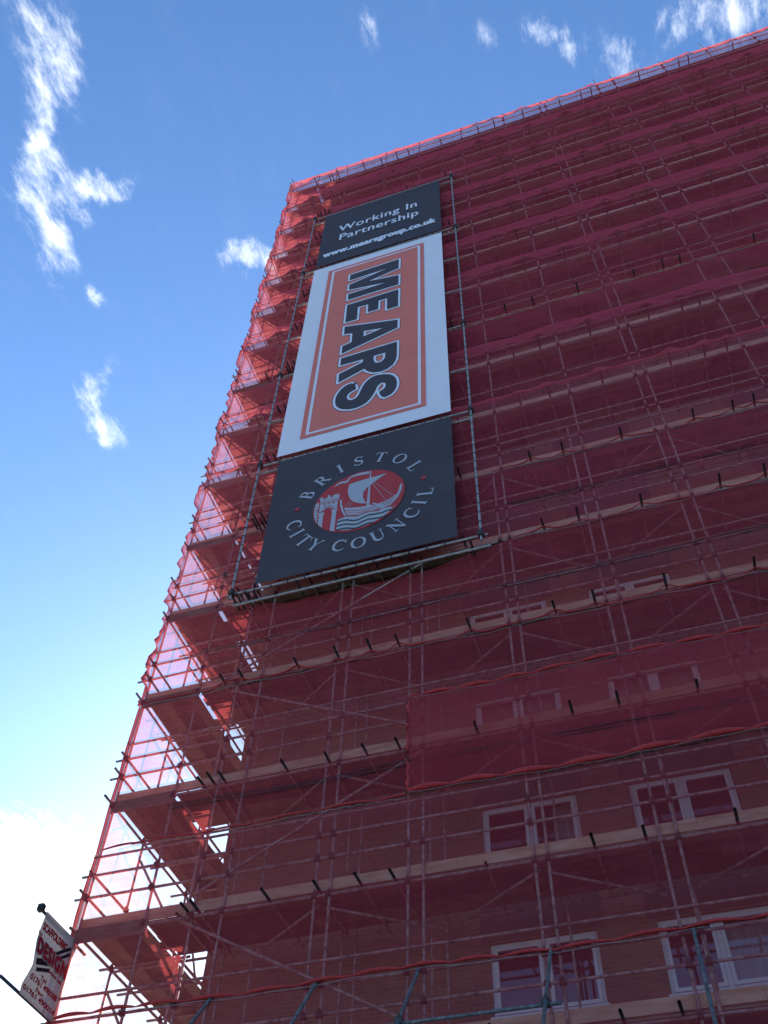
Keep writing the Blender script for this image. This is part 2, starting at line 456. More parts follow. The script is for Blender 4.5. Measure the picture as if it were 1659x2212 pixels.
# window prototype (two lights with opening sashes), local to its lower left corner
def win_meshes(w, h):
    f = MB(); y0, y1 = .03, .10
    def fr(x0, x1, z0, z1, t, a, b):
        f.box(x0, x0 + t, a, b, z0, z1); f.box(x1 - t, x1, a, b, z0, z1)
        f.box(x0 + t, x1 - t, a, b, z0, z0 + t); f.box(x0 + t, x1 - t, a, b, z1 - t, z1)
    fr(0, w, 0, h, .055, y0, y1)
    f.box(w / 2 - .035, w / 2 + .035, y0 + .002, y1 - .002, .055, h - .055)
    fr(.06, w / 2 - .04, .06, h - .06, .062, y0 - .022, y0 + .03)
    fr(w / 2 + .04, w - .06, .06, h - .06, .062, y0 - .022, y0 + .03)
    f.box(-.04, w + .04, -.09, .05, -.045, -.003)
    p = MB()
    for a, b in ((.12, w / 2 - .10), (w / 2 + .10, w - .12)):
        p.poly([(a, y0 + .012, .12), (b, y0 + .012, .12), (b, y0 + .012, h - .12), (a, y0 + .012, h - .12)])
    return f, p
def curtain(w, h, x0, x1, z0):
    c = MB()
    def fn(u, v):
        x = x0 + (x1 - x0) * u
        return (x, .19 + .022 * sin(u * (x1 - x0) * 62) + .01 * sin(u * 23), z0 + (h - .05 - z0) * v)
    c.grid(fn, int(90 * (x1 - x0)), 1)
    return c
W0, H0 = 1.82, WH1 - WH0
fm, pm = win_meshes(W0, H0)
curts = [curtain(W0, H0, .06, .55, .05), curtain(W0, H0, .9, 1.76, .05), curtain(W0, H0, .06, 1.76, .55), curtain(W0, H0, 1.3, 1.76, .05), curtain(W0, H0, .06, 1.76, .05)]
def raw(b, name, mt):
    me = bpy.data.meshes.new(name); me.from_pydata(b.v, [], b.f); me.polygons.foreach_set('use_smooth', b.sm); me.materials.append(mt); me.update(); return me
fme, pme = raw(fm, 'window', M_upvc), raw(pm, 'pane', M_glass)
cme = [raw(c, 'curtain', M_curtain) for c in curts]
pan = MB(); pan.box(-.14, W0 + .14, -.012, .004, .012, DZ - H0 - .06)
panme = raw(pan, 'spandrel_panel', M_panel)
torg = Vector(tower['_org'])
for ki, k in enumerate(LV):
    for wi, (a, b) in enumerate(WX):
        o = bpy.data.objects.new('window', fme); COL.objects.link(o); o.parent = tower
        o.location = Vector((a, BY0 + .03, k * DZ + WH0)) - torg
        p = bpy.data.objects.new('pane', pme); COL.objects.link(p); p.parent = o
        ci = (ki * 5 + wi * 3) % 7
        if (k, wi) == (1, 0): ci = 4
        if ci < 5:
            c = bpy.data.objects.new('curtain', cme[ci]); COL.objects.link(c); c.parent = o
        s = bpy.data.objects.new('spandrel_panel', panme); COL.objects.link(s); s.parent = tower
        s.location = Vector((a, BY0 - .001, k * DZ + WH1 + .02)) - torg

# ------------------------------------------------------------------ the scaffold
SX1 = 27.3
SY1 = 14.6
STX = [0.0, 1.32, 2.26, 2.83, 4.53, 4.79, 6.17, 6.44, 8.30, 8.52, 10.30, 10.57, 12.30, 12.57, 15.05, 15.78, 18.0, 20.0, 22.0, 24.2, 26.4]
STOP = {0.0: 38.9, 1.32: 39.25, 2.26: 39.1, 2.83: 39.05, 4.53: 12.1, 4.79: 39.2, 6.17: 11.6, 6.44: 38.9, 8.30: 10.95, 8.52: 39.35, 10.30: 11.95, 10.57: 39.75, 12.30: 39.45, 12.57: 39.35, 15.05: 40.3, 15.78: 40.1, 18.0: 39.75, 20.0: 40.4, 22.0: 39.85, 24.2: 40.0, 26.4: 39.9}
TR = .0258
scaf = empty('scaffold', (0, 0, GZ))
tag(scaf, 'tall tube scaffold with plank walkways wrapped round the brick tower block', 'scaffolding')
LEV = list(range(-3, 15))
def wob(p, a=.012):
    return p + random.uniform(-a, a)
items = []
for x in STX:
    items.append(MB().tube((wob(x), 0, GZ + .12), (wob(x), 0, STOP[x]), TR))
    if x > .5 and x not in (8.30, 10.30, 12.57, 15.78):
        items.append(MB().tube((wob(x + .03), 1.27, GZ + .12), (wob(x + .03), 1.27, min(STOP[x], 9.5)), TR * .8))
RY = [1.27, 3.3, 5.2, 7.3, 9.4, 11.5, 13.4, SY1]
for y in RY:
    items.append(MB().tube((0, y, GZ + .12), (0, y, 39.0), TR))
    items.append(MB().tube((1.32 + .05, y, GZ + .12), (1.32 + .05, y, 38.6), TR))
many('standard', items, M_steel, scaf)

led = []; rails = []; inner = []
for n in LEV:
    z = n * DZ
    led.append(MB().tube((-.15 + random.uniform(-.1, .08), -.03, z - .01), (SX1, -.03, z - .01), TR))
    inner.append(MB().tube((0.0, 1.30, z - .01), (SX1, 1.30, z - .01), TR))
    led.append(MB().tube((-.03, -.3 + random.uniform(-.1, .1), z + .035), (-.03, SY1 + .2, z + .035), TR))
    inner.append(MB().tube((1.38, .0, z + .035), (1.38, SY1, z + .035), TR))
    hs = (.70, 1.16) if n < 14 else (.72, 1.38)
    for h in hs:
        rails.append(MB().tube((-.18 + random.uniform(-.14, .1), -.035, z + h), (SX1, -.035, z + h), TR))
        rails.append(MB().tube((-.035, -.20 + random.uniform(-.16, .1), z + h + .05), (-.035, SY1, z + h + .05), TR))
    if n < 5:
        h = 1.55
        inner.append(MB().tube((-.1, -.035, z + h), (SX1, -.035, z + h), TR * .95))
many('ledger', led, M_steel, scaf)
many('inner_ledger', inner, M_steel, scaf)
many('guard_rail', rails, M_steel, scaf)

# transoms: each pokes out through the net
TIPX = [1.30, 1.99, 2.20, 2.42, 3.73, 4.62, 5.37, 5.99, 7.52, 9.30, 10.10, 11.51, 13.20, 14.15, 14.60, 16.80, 18.6, 19.0, 20.9, 22.5, 24.6, 26.0]
tips = {}
tr_ = []; tre = []
for n in LEV:
    z = n * DZ + .047
    tips[n] = []
    for i, x in enumerate(TIPX):
        if n < 5 and x in (1.30,): continue
        xx = x + random.uniform(-.06, .06) if n > 4 else x + random.uniform(-.025, .025)
        if n == 12 and x == 9.30: continue
        out = .40 + random.uniform(-.06, .05)
        if n <= 4 and random.random() < .08: out = .12
        tips[n].append((xx, out))
        skew = random.uniform(-.03, .03)
        tr_.append(MB().tube((xx, -.0, z), (xx + skew, 1.48, z), TR))
        tre.append(MB().tube((xx - skew * .25, -out, z), (xx, -.0, z), TR * 1.02))
    for y in (1.27, 2.2, 3.3, 4.2, 5.2, 6.3, 7.3, 8.4, 9.4, 10.5, 11.5, 12.5, 13.4):
        tr_.append(MB().tube((-.18 - random.random() * .2, y, z), (1.6, y, z), TR))
many('transom', tr_, M_steel, scaf)
many('transom_end', tre, M_steel_dark, scaf)

# boards
for n in LEV:
    z = n * DZ + .078
    d = MB()
    if n != 14 or True:
        for j in range(5):
            y0 = .075 + j * .235
            x = 1.32 + random.uniform(-.25, .1) if j else 1.34
            x0 = x
            while x0 < SX1:
                L = random.choice([3.9, 3.9, 3.0])
                x1 = min(x0 + L, SX1)
                d.box(x0, x1 - .01, y0, y0 + .225, z + random.uniform(0, .004), z + .038)
                x0 = x1
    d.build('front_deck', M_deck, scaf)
    d = MB()
    for j in range(5):
        x0 = .055 + j * .232
        y = .03 + (0 if j % 2 else .02)
        while y < SY1:
            L = random.choice([3.9, 3.9, 3.0]); y1 = min(y + L, SY1)
            d.box(x0, x0 + .222, y, y1 - .01, z + .006 + random.uniform(0, .004), z + .044)
            y = y1
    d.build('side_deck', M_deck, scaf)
tb = []
for n in LEV:
    z = n * DZ + .118
    x0 = .0
    off = random.choice([3.9, 3.0, 2.2, 3.4]) if n not in (0, 1) else {0: 3.1, 1: 3.55}[n]
    first = True
    while x0 < SX1:
        x1 = min(x0 + (off if first else 3.9), SX1); first = False
        b = MB(); dz = random.uniform(-.006, .012)
        b.box(x0 + .002, x1 - .004, .032, .07, z + dz, z + .205 + dz)
        tb.append(b); x0 = x1
    y0 = .08
    while y0 < SY1:
        y1 = min(y0 + 3.9, SY1)
        b = MB(); b.box(.012, .05, y0, y1 - .01, z, z + .22); tb.append(b); y0 = y1
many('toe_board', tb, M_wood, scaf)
fa = []
for n in LEV:
    z = n * DZ
    b = MB(); b.box(-.01, 1.42 + random.uniform(-.05, .1), -.066, -.058, z - .20, z + .085); fa.append(b)
many('corner_fascia', fa, M_deck, scaf)

# couplers
cp = []
def coupler(p, s=.055):
    b = MB(); x, y, z = p
    b.box(x - s * .8, x + s * .8, y - s, y + s * .7, z - s * .75, z + s * .75)
    b.tube((x + s * .2, y - s, z - s * 1.2), (x + s * .2, y - s, z + s * 1.2), s * .28, 6, cap=True)
    return b
for n in LEV:
    for x in STX:
        if n * DZ + 1.5 > STOP[x]: continue
        for h in (0, .70, 1.16):
            if random.random() < .85: cp.append(coupler((x, -.03, n * DZ + h + .0)))
    for y in RY:
        for h in (.035, .75, 1.21):
            cp.append(coupler((-.01, y, n * DZ + h), .05))
many('coupler', cp, M_coupler, scaf)

# braces
br = []
def B(a, b): br.append(MB().tube(a, b, TR))
B((2.05, -.062, -.06), (6.25, -.062, -2.31))
B((2.28, -.062, .41), (6.45, -.062, 2.60))
B((2.18, -.062, 5.18), (6.3, -.062, 3.23))
B((1.95, -.062, 5.55), (6.65, -.10, 7.98))
for n in range(-3, 5):                            # plan braces under each deck
    z = n * DZ - .13
    for x in (4.66, 8.42, 12.44, 18.0, 22.0):
        B((x - .06, .06, z), (x - 1.75, 1.22, z)); B((x + .06, .06, z - .06), (x + 1.75, 1.22, z - .06))
for n in range(-3, 14):                           # side bracing of the return scaffold
    a, b = (3.3, 5.2) if n % 2 else (5.2, 3.3)
    B((.05, a, n * DZ + .05), (.05, b, (n + 1) * DZ - .05))
for n in (-1, 0, 1, 2):
    B((.02, 1.29, (n + .85) * DZ), (1.4, 1.29, n * DZ + .2))
many('brace', br, M_steel, scaf)

# rakers of the fan coming out through the rolled hem
rk = []
for x, l in ((2.93, 2.1), (4.71, 2.1), (6.38, 2.1), (8.41, 2.1), (10.47, 2.1)):
    rk.append(MB().tube((x, .0, -1.42), (x + .02, -l, -1.48 - l * 1.22), TR * 1.05))
rk.append(MB().tube((4.9, -1.03, -2.78), (8.62, -1.03, -2.78), TR * 1.05))
many('raking_tube', rk, M_steel_rake, scaf)
c = MB()
for x in (6.38, 8.41): c.join(coupler((x, -1.0, -2.74), .07))
c.build('raking_coupler', M_coupler, scaf)

# dark brackets holding the sign frame off the scaffold
bk = []
for n in range(3, 13):
    z = n * DZ - .07 if n > 3 else 7.72
    for x in (2.12, 2.33):
        bk.append(MB().tube((x, -.62, z), (x, .9, z + .02), TR * 1.05))
    if n in (3, 12, 10):
        for x in (1.98, 2.52, 7.72) + ((3.6, 4.5, 5.3, 6.2) if n == 3 else ()):
            bk.append(MB().tube((x, -.55, z + .02), (x, .9, z - .0), TR * 1.05))
many('bracket_tube', bk, M_steel_dark, scaf)

# ------------------------------------------------------------------ debris nets
TENT = {5, 6, 8, 9, 10, 11, 12, 13, 14}
def tent(x, n):
    best = .0
    for xt, o in tips[n]:
        best = max(best, (o + .06) * exp(-abs(x - xt) / .9))
    return max(best, .30)
rnd = random.Random(3)
PH = [rnd.uniform(0, 6.28) for _ in range(60)]
def seamz(k, z, x):
    """height of seam k along the facade: pinned at the standards, sagging between"""
    sag = .0
    if z > 38:
        sag = .025 * sin(x * 1.7)
    elif z > 13:
        best = min(abs(x - s) for s in STX if s not in (4.53, 6.17, 8.30, 10.30))
        sag = -.10 * min(1, best / .9) + .03 * sin(x * 1.7 + PH[k])
    else:
        sag = .02 * sin(x * 1.1 + PH[k]) - .015 * (1 + sin(x * 5.2 + PH[k + 1]))
    return sag
def gapdip(x, z):
    """the net top below the sign is pulled down and leaves the deck open"""
    if 1.6 < x < 8.5:
        u = (x - 1.6) / 6.9
        return -.42 * min(1, 4 * u, 3.4 * (1 - u))
    return 0
def scallop(z):
    if z < 5.4: return 0.0
    t = (z / DZ) % 1.0
    d = min(abs(t - q) for q in (0, .26, .43, .80, 1.0))
    a = .16 + .10 * sin(floor(z / DZ * 4) * 2.1)
    return max(0, a - d * 1.5)
def net_sheet(k, z0, z1, label, x1=SX1, y1=SY1, name='debris_net', xstart=None, lift=0.0, tentlev=None, top_gap=False, bot_open=False):
    b = MB()
    S0 = (-y1 if z0 > 7 else -.10) if xstart is None else xstart
    n_ = int((x1 - S0) / .13)
    nz = max(5, int((z1 - z0) / .13))
    zt = None if tentlev is None else tentlev * DZ + .05
    def fn(u, v):
        s = S0 + (x1 - S0) * u
        x = max(s, 0)
        a = z0 + (seamz(k, z0, x) if not (z0 < -8) else 0); c = z1 + seamz(k + 1, z1, x)
        if top_gap: c += gapdip(x, z1)
        if zt is not None:              # put a mesh row exactly on the tips
            vt = round(nz * (zt - z0) / (z1 - z0)) / nz
            vt = min(max(vt, 1 / nz), 1 - 1 / nz)
            z = a + (zt - a) * v / vt if v < vt else zt + (c - zt) * (v - vt) / (1 - vt)
        else:
            z = a + (c - a) * v
        out = .105 + lift
        if zt is not None:
            if z < zt: w = (z - a) / (zt - a)
            else: w = (c - z) / (c - zt)
            w = max(0, w)
            tt = tent(x, tentlev) * (.3 + .7 * min(1, x / 2.0)) if s > 0 else .22 + .1 * cos(s * 2.9)
            out += tt * (w ** 1.15 if z < zt else w ** .9)
        else:
            w = sin(pi * v)
            out += w * (.035 + .03 * sin(x * 1.3 + PH[k + 2]) + .018 * sin(x * 4.1 + z * 2) + .008 * sin(x * 11 + z * 5))
        if 1.6 < s < 8.3 and z > 7.4: out = min(out, .37)
        out += .011 * sin(x * 13 + 2 * sin(z * 1.5 + PH[k + 4])) * sin(pi * v)
        out += .012 * sin(s * 3.1 + z * 2.3 + PH[k + 3]) * min(1, 4 * v, 4 * (1 - v))
        if s >= 0:
            e = scallop(z) * exp(-s / .35)
            return (s - .075 - e if s < .2 else s - .075 * max(0, 1 - (s - .2)) - e, -out - e * .3, z)
        e = scallop(z) * exp(s / .5)
        oo = .075 + (out - .105) * .6 * min(1, -s / .5) + lift
        return (-oo - e, -s - .075 * exp(s * 4) , z)
    b.grid(fn, n_, nz)
    o = b.build(name, M_net if z0 > 8 else M_net_low)
    if z0 > 7:                      # side sheets: backlit sun glow put into paler colour and more open weave
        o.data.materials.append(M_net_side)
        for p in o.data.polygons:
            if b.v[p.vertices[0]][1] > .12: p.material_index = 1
    tag(o, label, 'safety netting', 'red debris nets laced to the scaffold')
    return o
def hem(parent, zf, x0, x1, pinch=.78, r=.042, y=-.11, rope=True, zig=False, vert=None):
    h = MB(); pts = []; rr = []
    n_ = int((x1 - x0) / .06)
    for i in range(n_ + 1):
        x = x0 + (x1 - x0) * i / n_
        ph = (x + .12 * sin(x * .9)) / pinch * pi
        a = abs(sin(ph))
        pts.append((x, y - .02 * a, zf(x) + .03 * a)); rr.append(.010 + r * a ** .7)
    h.path(pts, r, 6, lambda i: rr[i])
    if vert:
        zz0, zz1 = vert
        vp = [(x0 + .02 * sin(t * 9), y - .01, zz0 + (zz1 - zz0) * t / 20) for t in range(21)]
        h.path(vp, r, 6, lambda i: .014 + .55 * r * abs(sin(i * .8)))
    h.build('rolled_hem', M_hem, parent)
    if rope:
        q = MB(); q.path([(x0 + (x1 - x0) * i / 120, y - .03, zf(x0 + (x1 - x0) * i / 120) - .035 - .03 * abs(sin(i * .55))) for i in range(121)], .0035, 4)
        q.build('edge_rope', M_rope, parent)
def hemline(parent, lev, x0=0.0, x1=SX1, y=-.13):
    """thin hem gathered up round each tube end"""
    def zf(x):
        z = lev * DZ - .12
        for xt, o in tips[lev]:
            z += .13 * exp(-((x - xt) / .17) ** 2)
        return z + .03 * sin(x * 2.3)
    h = MB(); n_ = int((x1 - x0) / .05); pts = [(x0 + (x1 - x0) * i / n_, y - .02 * abs(sin(i * .2)), zf(x0 + (x1 - x0) * i / n_)) for i in range(n_ + 1)]
    h.path(pts, .014, 5, lambda i: .011 + .010 * abs(sin(i * .11)))
    h.build('rolled_hem', M_hem, parent)
    q = MB(); q.path([(p[0], p[1] - .02, lev * DZ - .2 + .03 * sin(p[0] * 3)) for p in pts[::3]], .005, 4)
    q.build('edge_rope', M_rope, parent)

q = net_sheet(0, -8.6, -1.53, 'lowest red debris net, below the rolled hem where the slanting grey tubes poke out')
hem(q, lambda x: -1.53 + .025 * sin(x * 1.3), 0.1, SX1, .86, .020)
q = net_sheet(4, -1.53, 1.62, 'red debris net across the lowest wood walkway, between the two lowest hems')
hem(q, lambda x: 1.63 + .02 * sin(x * 1.7), 0.1, 6.15, 1.1, .010, rope=True)
q = net_sheet(8, 1.63, 2 * DZ - .12, 'red debris net stretched below the third walkway, behind the overlapping hemmed panel')
hemline(q, 2)
q = net_sheet(12, 2 * DZ - .10, 3 * DZ - .08, 'red debris net whose top edge dips open under the ship emblem banner', top_gap=True)
hemline(q, 3, 8.6)
q = net_sheet(16, 3 * DZ - .05, 4 * DZ - .12, 'red debris net behind the lower half of the ship emblem banner')
hemline(q, 4, 8.3)
SEAMS = [(4 * DZ - .10, 5.24 * DZ, 5, 'red debris net behind the upper half of the ship emblem banner'),
         (5.24 * DZ, 6.45 * DZ, 6, 'red debris net behind the foot of the white and orange banner'),
         (6.45 * DZ, 7.0 * DZ - .1, None, 'narrow red debris net strip below the high walkway with bare tube ends'),
         (7.0 * DZ - .08, 8.5 * DZ, 8, 'red debris net behind the middle of the white and orange banner'),
         (8.5 * DZ, 9.6 * DZ, 9, 'red debris net behind the head of the white and orange banner'),
         (9.6 * DZ, 10.6 * DZ, 10, 'red debris net behind the web address on the top banner'),
         (10.6 * DZ, 11.6 * DZ, 11, 'red debris net behind the upper edge of the top banner'),
         (11.6 * DZ, 12.52 * DZ, 12, 'red debris net just above the top banner'),
         (12.52 * DZ, 13.68 * DZ, 13, 'second highest red debris net, just below the net that meets the sky'),
         (13.68 * DZ, 14.53 * DZ, 14, 'topmost red debris net with sky showing through along the roof line')]
for i, (a, b_, tl, lab) in enumerate(SEAMS):
    q = net_sheet(20 + 3 * i, a, b_, lab, tentlev=tl)
    h = MB(); k = 20 + 3 * i
    npt = 400
    pts = [(SX1 * t / npt, -.062, a + seamz(k, a, SX1 * t / npt)) for t in range(npt + 1)]
    if i: h.path(pts, .016, 5, lambda j: .010 + .010 * abs(sin(j * .21)))
    if i: h.build('seam_cord', M_hem, q)
    if i == 2: hemline(q, 7)
q = net_sheet(52, 1.66, 3.86, 'overlapping panel of red net edged by thick bright rolled hems, right of the bare brick', xstart=6.2, lift=.05, name='net_panel')
hem(q, lambda x: 3.87 + .025 * sin(x * 1.4), 6.25, SX1, .80, .034, y=-.15, vert=None)
hem(q, lambda x: 1.65 + .03 * sin(x * 1.2), 6.2, SX1, 1.0, .046, y=-.15, vert=(1.64, 3.87))

# ------------------------------------------------------------------ cables slung along the scaffold
def cable(z, x0, x1, label, gap=.06, r=.009, sag=.05, y=-.16):
    b = MB()
    for j in (0, 1):
        b.path([(x0 + (x1 - x0) * i / 150, y - .02 * j, z + gap * j * (1 + .3 * sin(i * .3)) - sag * abs(sin(i * .09 + j * .2)) - .0 * i) for i in range(151)], r, 5)
    o = b.build('cable', M_black)
    tag(o, label, 'cable', 'pairs of black cables slung along the scaffold')
cable(2.28, 1.4, SX1, 'pair of thin black cables sagging between the rolled red hems')
cable(6.44, 1.6, SX1, 'pair of thin black cables just below the ship emblem banner', gap=.05, r=.008)
cable(9.18, 7.9, SX1, 'pair of thin black cables right of the foot of the ship emblem banner', gap=.05, r=.008)
cable(12.7, 7.9, SX1, 'pair of thin black cables right of the top of the ship emblem banner', gap=.1)

# ------------------------------------------------------------------ sign frame
fr = empty('sign_frame', (1.95, -.5, 7.7))
tag(fr, 'pale tube frame bolted off the scaffold around the three tall banners', 'frame')
YF = -.5
FX0, FX1 = 1.95, 7.98
for x, za, zb in ((FX0, 7.62, 31.75), (FX1, 7.62, 32.1)):
    MB().tube((x, YF - .06, za), (x, YF - .06, zb), .029).build('upright', M_steel_pale, fr)
for z, x0, x1, y in ((7.86, 1.78, 8.12, YF), (7.60, 1.95, 8.15, YF + .12), (13.14, 1.9, 8.03, YF), (12.92, 1.95, 8.0, YF + .10), (26.03, 1.85, 8.1, YF), (25.85, 1.95, 8.1, YF + .1), (31.66, 1.85, 8.1, YF), (31.4, 1.95, 8.05, YF + .1)):
    MB().tube((x0, y, z), (x1, y, z + (.1 if z > 20 else 0)), .031).build('crossbar', M_steel_pale, fr)
for z in (15.5, 18.2, 20.8, 23.4):
    MB().tube((1.9, YF + .05, z), (8.0, YF + .05, z + .03), .030).build('crossbar', M_steel_pale, fr)
for x in (FX0, FX1):
    for z in (7.86, 13.14, 18.2, 26.03, 31.66):
        coupler((x, YF - .03, z), .085).build('coupler', M_coupler, fr)
lash = []
for x in (FX0, FX1):
    z = 7.9
    while z < 31.6:
        lash.append(MB().tube((x, YF - .06, z), (x, YF - .06, z + .035), .040, 8)); z += .345 + random.uniform(-.02, .02)
for z in (7.86, 13.14, 26.03, 31.66):
    x = 2.5
    while x < 7.45:
        zz = z + (.1 * (x / 8) if z > 20 else 0)
        lash.append(MB().tube((x, YF, zz), (x + .03, YF, zz), .040, 6))
        lash.append(MB().tube((x, YF - .035, zz - .02), (x + .01, YF - .03, zz + .16), .006, 4))
        if z != 7.86: lash.append(MB().tube((x + .2, YF - .035, zz + .02), (x + .2, YF - .03, zz - .16), .006, 4))
        x += .42
for (xa, s) in ((2.47, -1), (7.42, 1)):
    z = 8.2
    while z < 31.4:
        lash.append(MB().tube((xa, YF - .04, z), (xa + s * .09, YF - .03, z + .01), .005, 4)); z += .45
many('lashing', lash, M_black, fr, 90)

# ------------------------------------------------------------------ flat lettering helpers
def curve_mesh(polys, off=0.0):
    """filled 2D outlines (first outer, others holes) -> list of (verts, faces) in u,v"""
    cu = bpy.data.curves.new('tmp', 'CURVE'); cu.dimensions = '2D'; cu.fill_mode = 'FRONT'
    for pts in polys:
        sp = cu.splines.new('POLY'); sp.points.add(len(pts) - 1)
        for p, q in zip(sp.points, pts): p.co = (q[0], q[1], 0, 1)
        sp.use_cyclic_u = True
    cu.offset = off
    ob = bpy.data.objects.new('tmp', cu); COL.objects.link(ob)
    return grab(ob)
def grab(ob):
    dg = bpy.context.evaluated_depsgraph_get(); dg.update()
    ev = ob.evaluated_get(dg); me = ev.to_mesh()
    V = [(v.co.x, v.co.y) for v in me.vertices]; Fc = [tuple(p.vertices) for p in me.polygons]
    ev.to_mesh_clear()
    d = ob.data; bpy.data.objects.remove(ob); bpy.data.curves.remove(d)
    return V, Fc
def text_mesh(s, off=0.0, sp=1.0):
    cu = bpy.data.curves.new('tmp', 'FONT'); cu.body = s; cu.size = 1; cu.offset = off; cu.space_character = sp; cu.fill_mode = 'FRONT'
    ob = bpy.data.objects.new('tmp', cu); COL.objects.link(ob)
    return grab(ob)
def fit_text(s, u0, u1, zb, cap, off=0.0, sp=1.0, slope=0.0, capref=.73):
    V, Fc = text_mesh(s, off, sp)
    a = min(p[0] for p in V); b = max(p[0] for p in V)
    k = (u1 - u0) / (b - a); h = cap / capref
    return [(u0 + (p[0] - a) * k, zb + p[1] * h + slope * (p[0] - a) / (b - a)) for p in V], Fc
def bold(mb, VF, d, onfn, base=0.0, n_=4):
    """heavier strokes: the same outlines laid a few mm apart, each shifted a little"""
    V, Fc = VF
    sh = [(0, 0)] + [(d * cos(2 * pi * i / n_ + .4), d * sin(2 * pi * i / n_ + .4)) for i in range(n_)]
    for i, (a, b_) in enumerate(sh):
        add_flat(mb, ([(p[0] + a, p[1] + b_) for p in V], Fc), onfn(base + .0006 * i))
def stroke(mb, poly, w, onfn, base):
    n_ = len(poly)
    for i in range(n_):
        a = Vector(poly[i]); b = Vector(poly[(i + 1) % n_]); d = (b - a)
        if d.length < 1e-6: continue
        d.normalize(); nn = Vector((-d.y, d.x)) * w; a2_ = a - d * w * .8; b2_ = b + d * w * .8
        add_flat(mb, ([tuple(a2_ + nn), tuple(a2_ - nn), tuple(b2_ - nn), tuple(b2_ + nn)], [(0, 1, 2, 3)]), onfn(base + .00012 * (i % 13)))
def add_flat(mb, VF, fn):
    V, Fc = VF
    i = len(mb.v)
    mb.v += [fn(u, z) for u, z in V]
    for f in Fc: mb.f.append(tuple(k + i for k in f)); mb.sm.append(False)

# ------------------------------------------------------------------ the three banners
def banner(name, x0, x1, z0, z1, mt, label, amp=.012):
    b = MB()
    def fn(u, v):
        x = x0 + (x1 - x0) * u; z = z0 + (z1 - z0) * v
        e = sin(pi * u) * sin(pi * v)
        return (x, YF - .045 + e * amp * sin(x * 2.1 + z * .8), z)
    b.grid(fn, 24, 40)
    o = b.build(name, mt)
    tag(o, label, 'banner', 'printed banners lashed inside the tube frame')
    return o
def on(off):
    return lambda u, z: (u, YF - .062 - off, z)
top = banner('banner', 2.45, 7.45, 26.2, 31.55, M_navy, 'navy blue banner reading Working In Partnership, highest of the three')
for (s_, a, b_, c_, d_, w_, sp_, sl_) in (('Working In', 3.18, 6.49, 29.23, .63, .012, 1.08, .13),
          ('Partnership', 3.27, 6.55, 28.30, .62, .012, 1.05, .07),
          ('www.mearsgroup.co.uk', 2.70, 7.21, 26.95, .46, .034, 1.10, .15)):
    lt = MB(); bold(lt, fit_text(s_, a, b_, c_, d_, 0, sp_, sl_), w_, on, 0.0, 6)
    lt.build('lettering', M_whiteprint, top)

mid = banner('banner', 2.42, 7.44, 13.33, 25.92, M_white, 'tall white banner with an orange panel reading MEARS sideways, middle of the three')
def rectframe(a, b, c, d): return [(a, b), (c, b), (c, d), (a, d)]
z = MB(); add_flat(z, curve_mesh([rectframe(3.05, 13.93, 6.76, 25.42)]), on(.0)); z.build('orange_panel', M_orange, mid)
z = MB(); add_flat(z, curve_mesh([rectframe(3.21, 14.06, 6.62, 25.26), rectframe(3.30, 14.15, 6.53, 25.17)]), on(.006)); z.build('white_line', M_whiteprint, mid)
GL = {'M': [[(3.963, 24.446), (5.82, 24.54), (5.822, 23.753), (4.717, 23.402), (5.832, 23.141), (5.834, 22.375), (3.996, 22.326), (3.983, 22.792), (5.368, 22.844), (3.982, 23.162), (3.98, 23.579), (5.364, 24.033), (3.973, 23.959)]],
'E': [[(3.994, 21.916), (5.841, 21.971), (5.849, 20.667), (5.466, 20.65), (5.45, 21.511), (5.149, 21.528), (5.153, 20.875), (4.787, 20.874), (4.778, 21.48), (4.407, 21.496), (4.416, 20.575), (4.006, 20.581)]],
'A': [[(4.004, 20.274), (5.855, 19.671), (5.857, 19.102), (4.017, 18.398), (4.01, 18.906), (4.316, 19.015), (4.314, 19.627), (4.014, 19.732)], [(4.707, 19.556), (5.357, 19.376), (4.716, 19.178)]],
'R': [[(4.019, 18.097), (5.859, 18.158), (5.865, 17.291), (5.845, 17.015), (5.754, 16.75), (5.597, 16.587), (5.375, 16.521), (5.131, 16.606), (4.963, 16.758), (4.893, 16.873), (4.839, 16.99), (4.028, 16.565), (4.017, 17.098), (4.765, 17.45), (4.769, 17.626), (4.027, 17.634)], [(5.492, 17.646), (5.117, 17.644), (5.117, 17.417), (5.157, 17.235), (5.242, 17.141), (5.356, 17.142), (5.451, 17.233), (5.488, 17.373)]],
'S': [[(4.527, 16.329), (4.658, 15.879), (4.525, 15.838), (4.403, 15.738), (4.356, 15.587), (4.381, 15.445), (4.457, 15.343), (4.553, 15.315), (4.645, 15.355), (4.718, 15.462), (4.771, 15.668), (4.837, 15.958), (4.939, 16.174), (5.092, 16.351), (5.299, 16.378), (5.541, 16.295), (5.718, 16.17), (5.832, 15.974), (5.89, 15.765), (5.905, 15.522), (5.882, 15.301), (5.816, 15.134), (5.712, 15.002), (5.484, 14.934), (5.34, 15.363), (5.455, 15.405), (5.538, 15.508), (5.561, 15.642), (5.539, 15.756), (5.474, 15.826), (5.38, 15.824), (5.305, 15.716), (5.257, 15.507), (5.194, 15.308), (5.109, 15.094), (4.992, 14.926), (4.842, 14.833), (4.66, 14.783), (4.424, 14.837), (4.23, 14.952), (4.076, 15.154), (4.015, 15.355), (3.998, 15.593), (4.029, 15.84), (4.125, 16.087), (4.274, 16.279)]]}
def area(p): return sum(p[i][0] * p[(i + 1) % len(p)][1] - p[(i + 1) % len(p)][0] * p[i][1] for i in range(len(p))) / 2
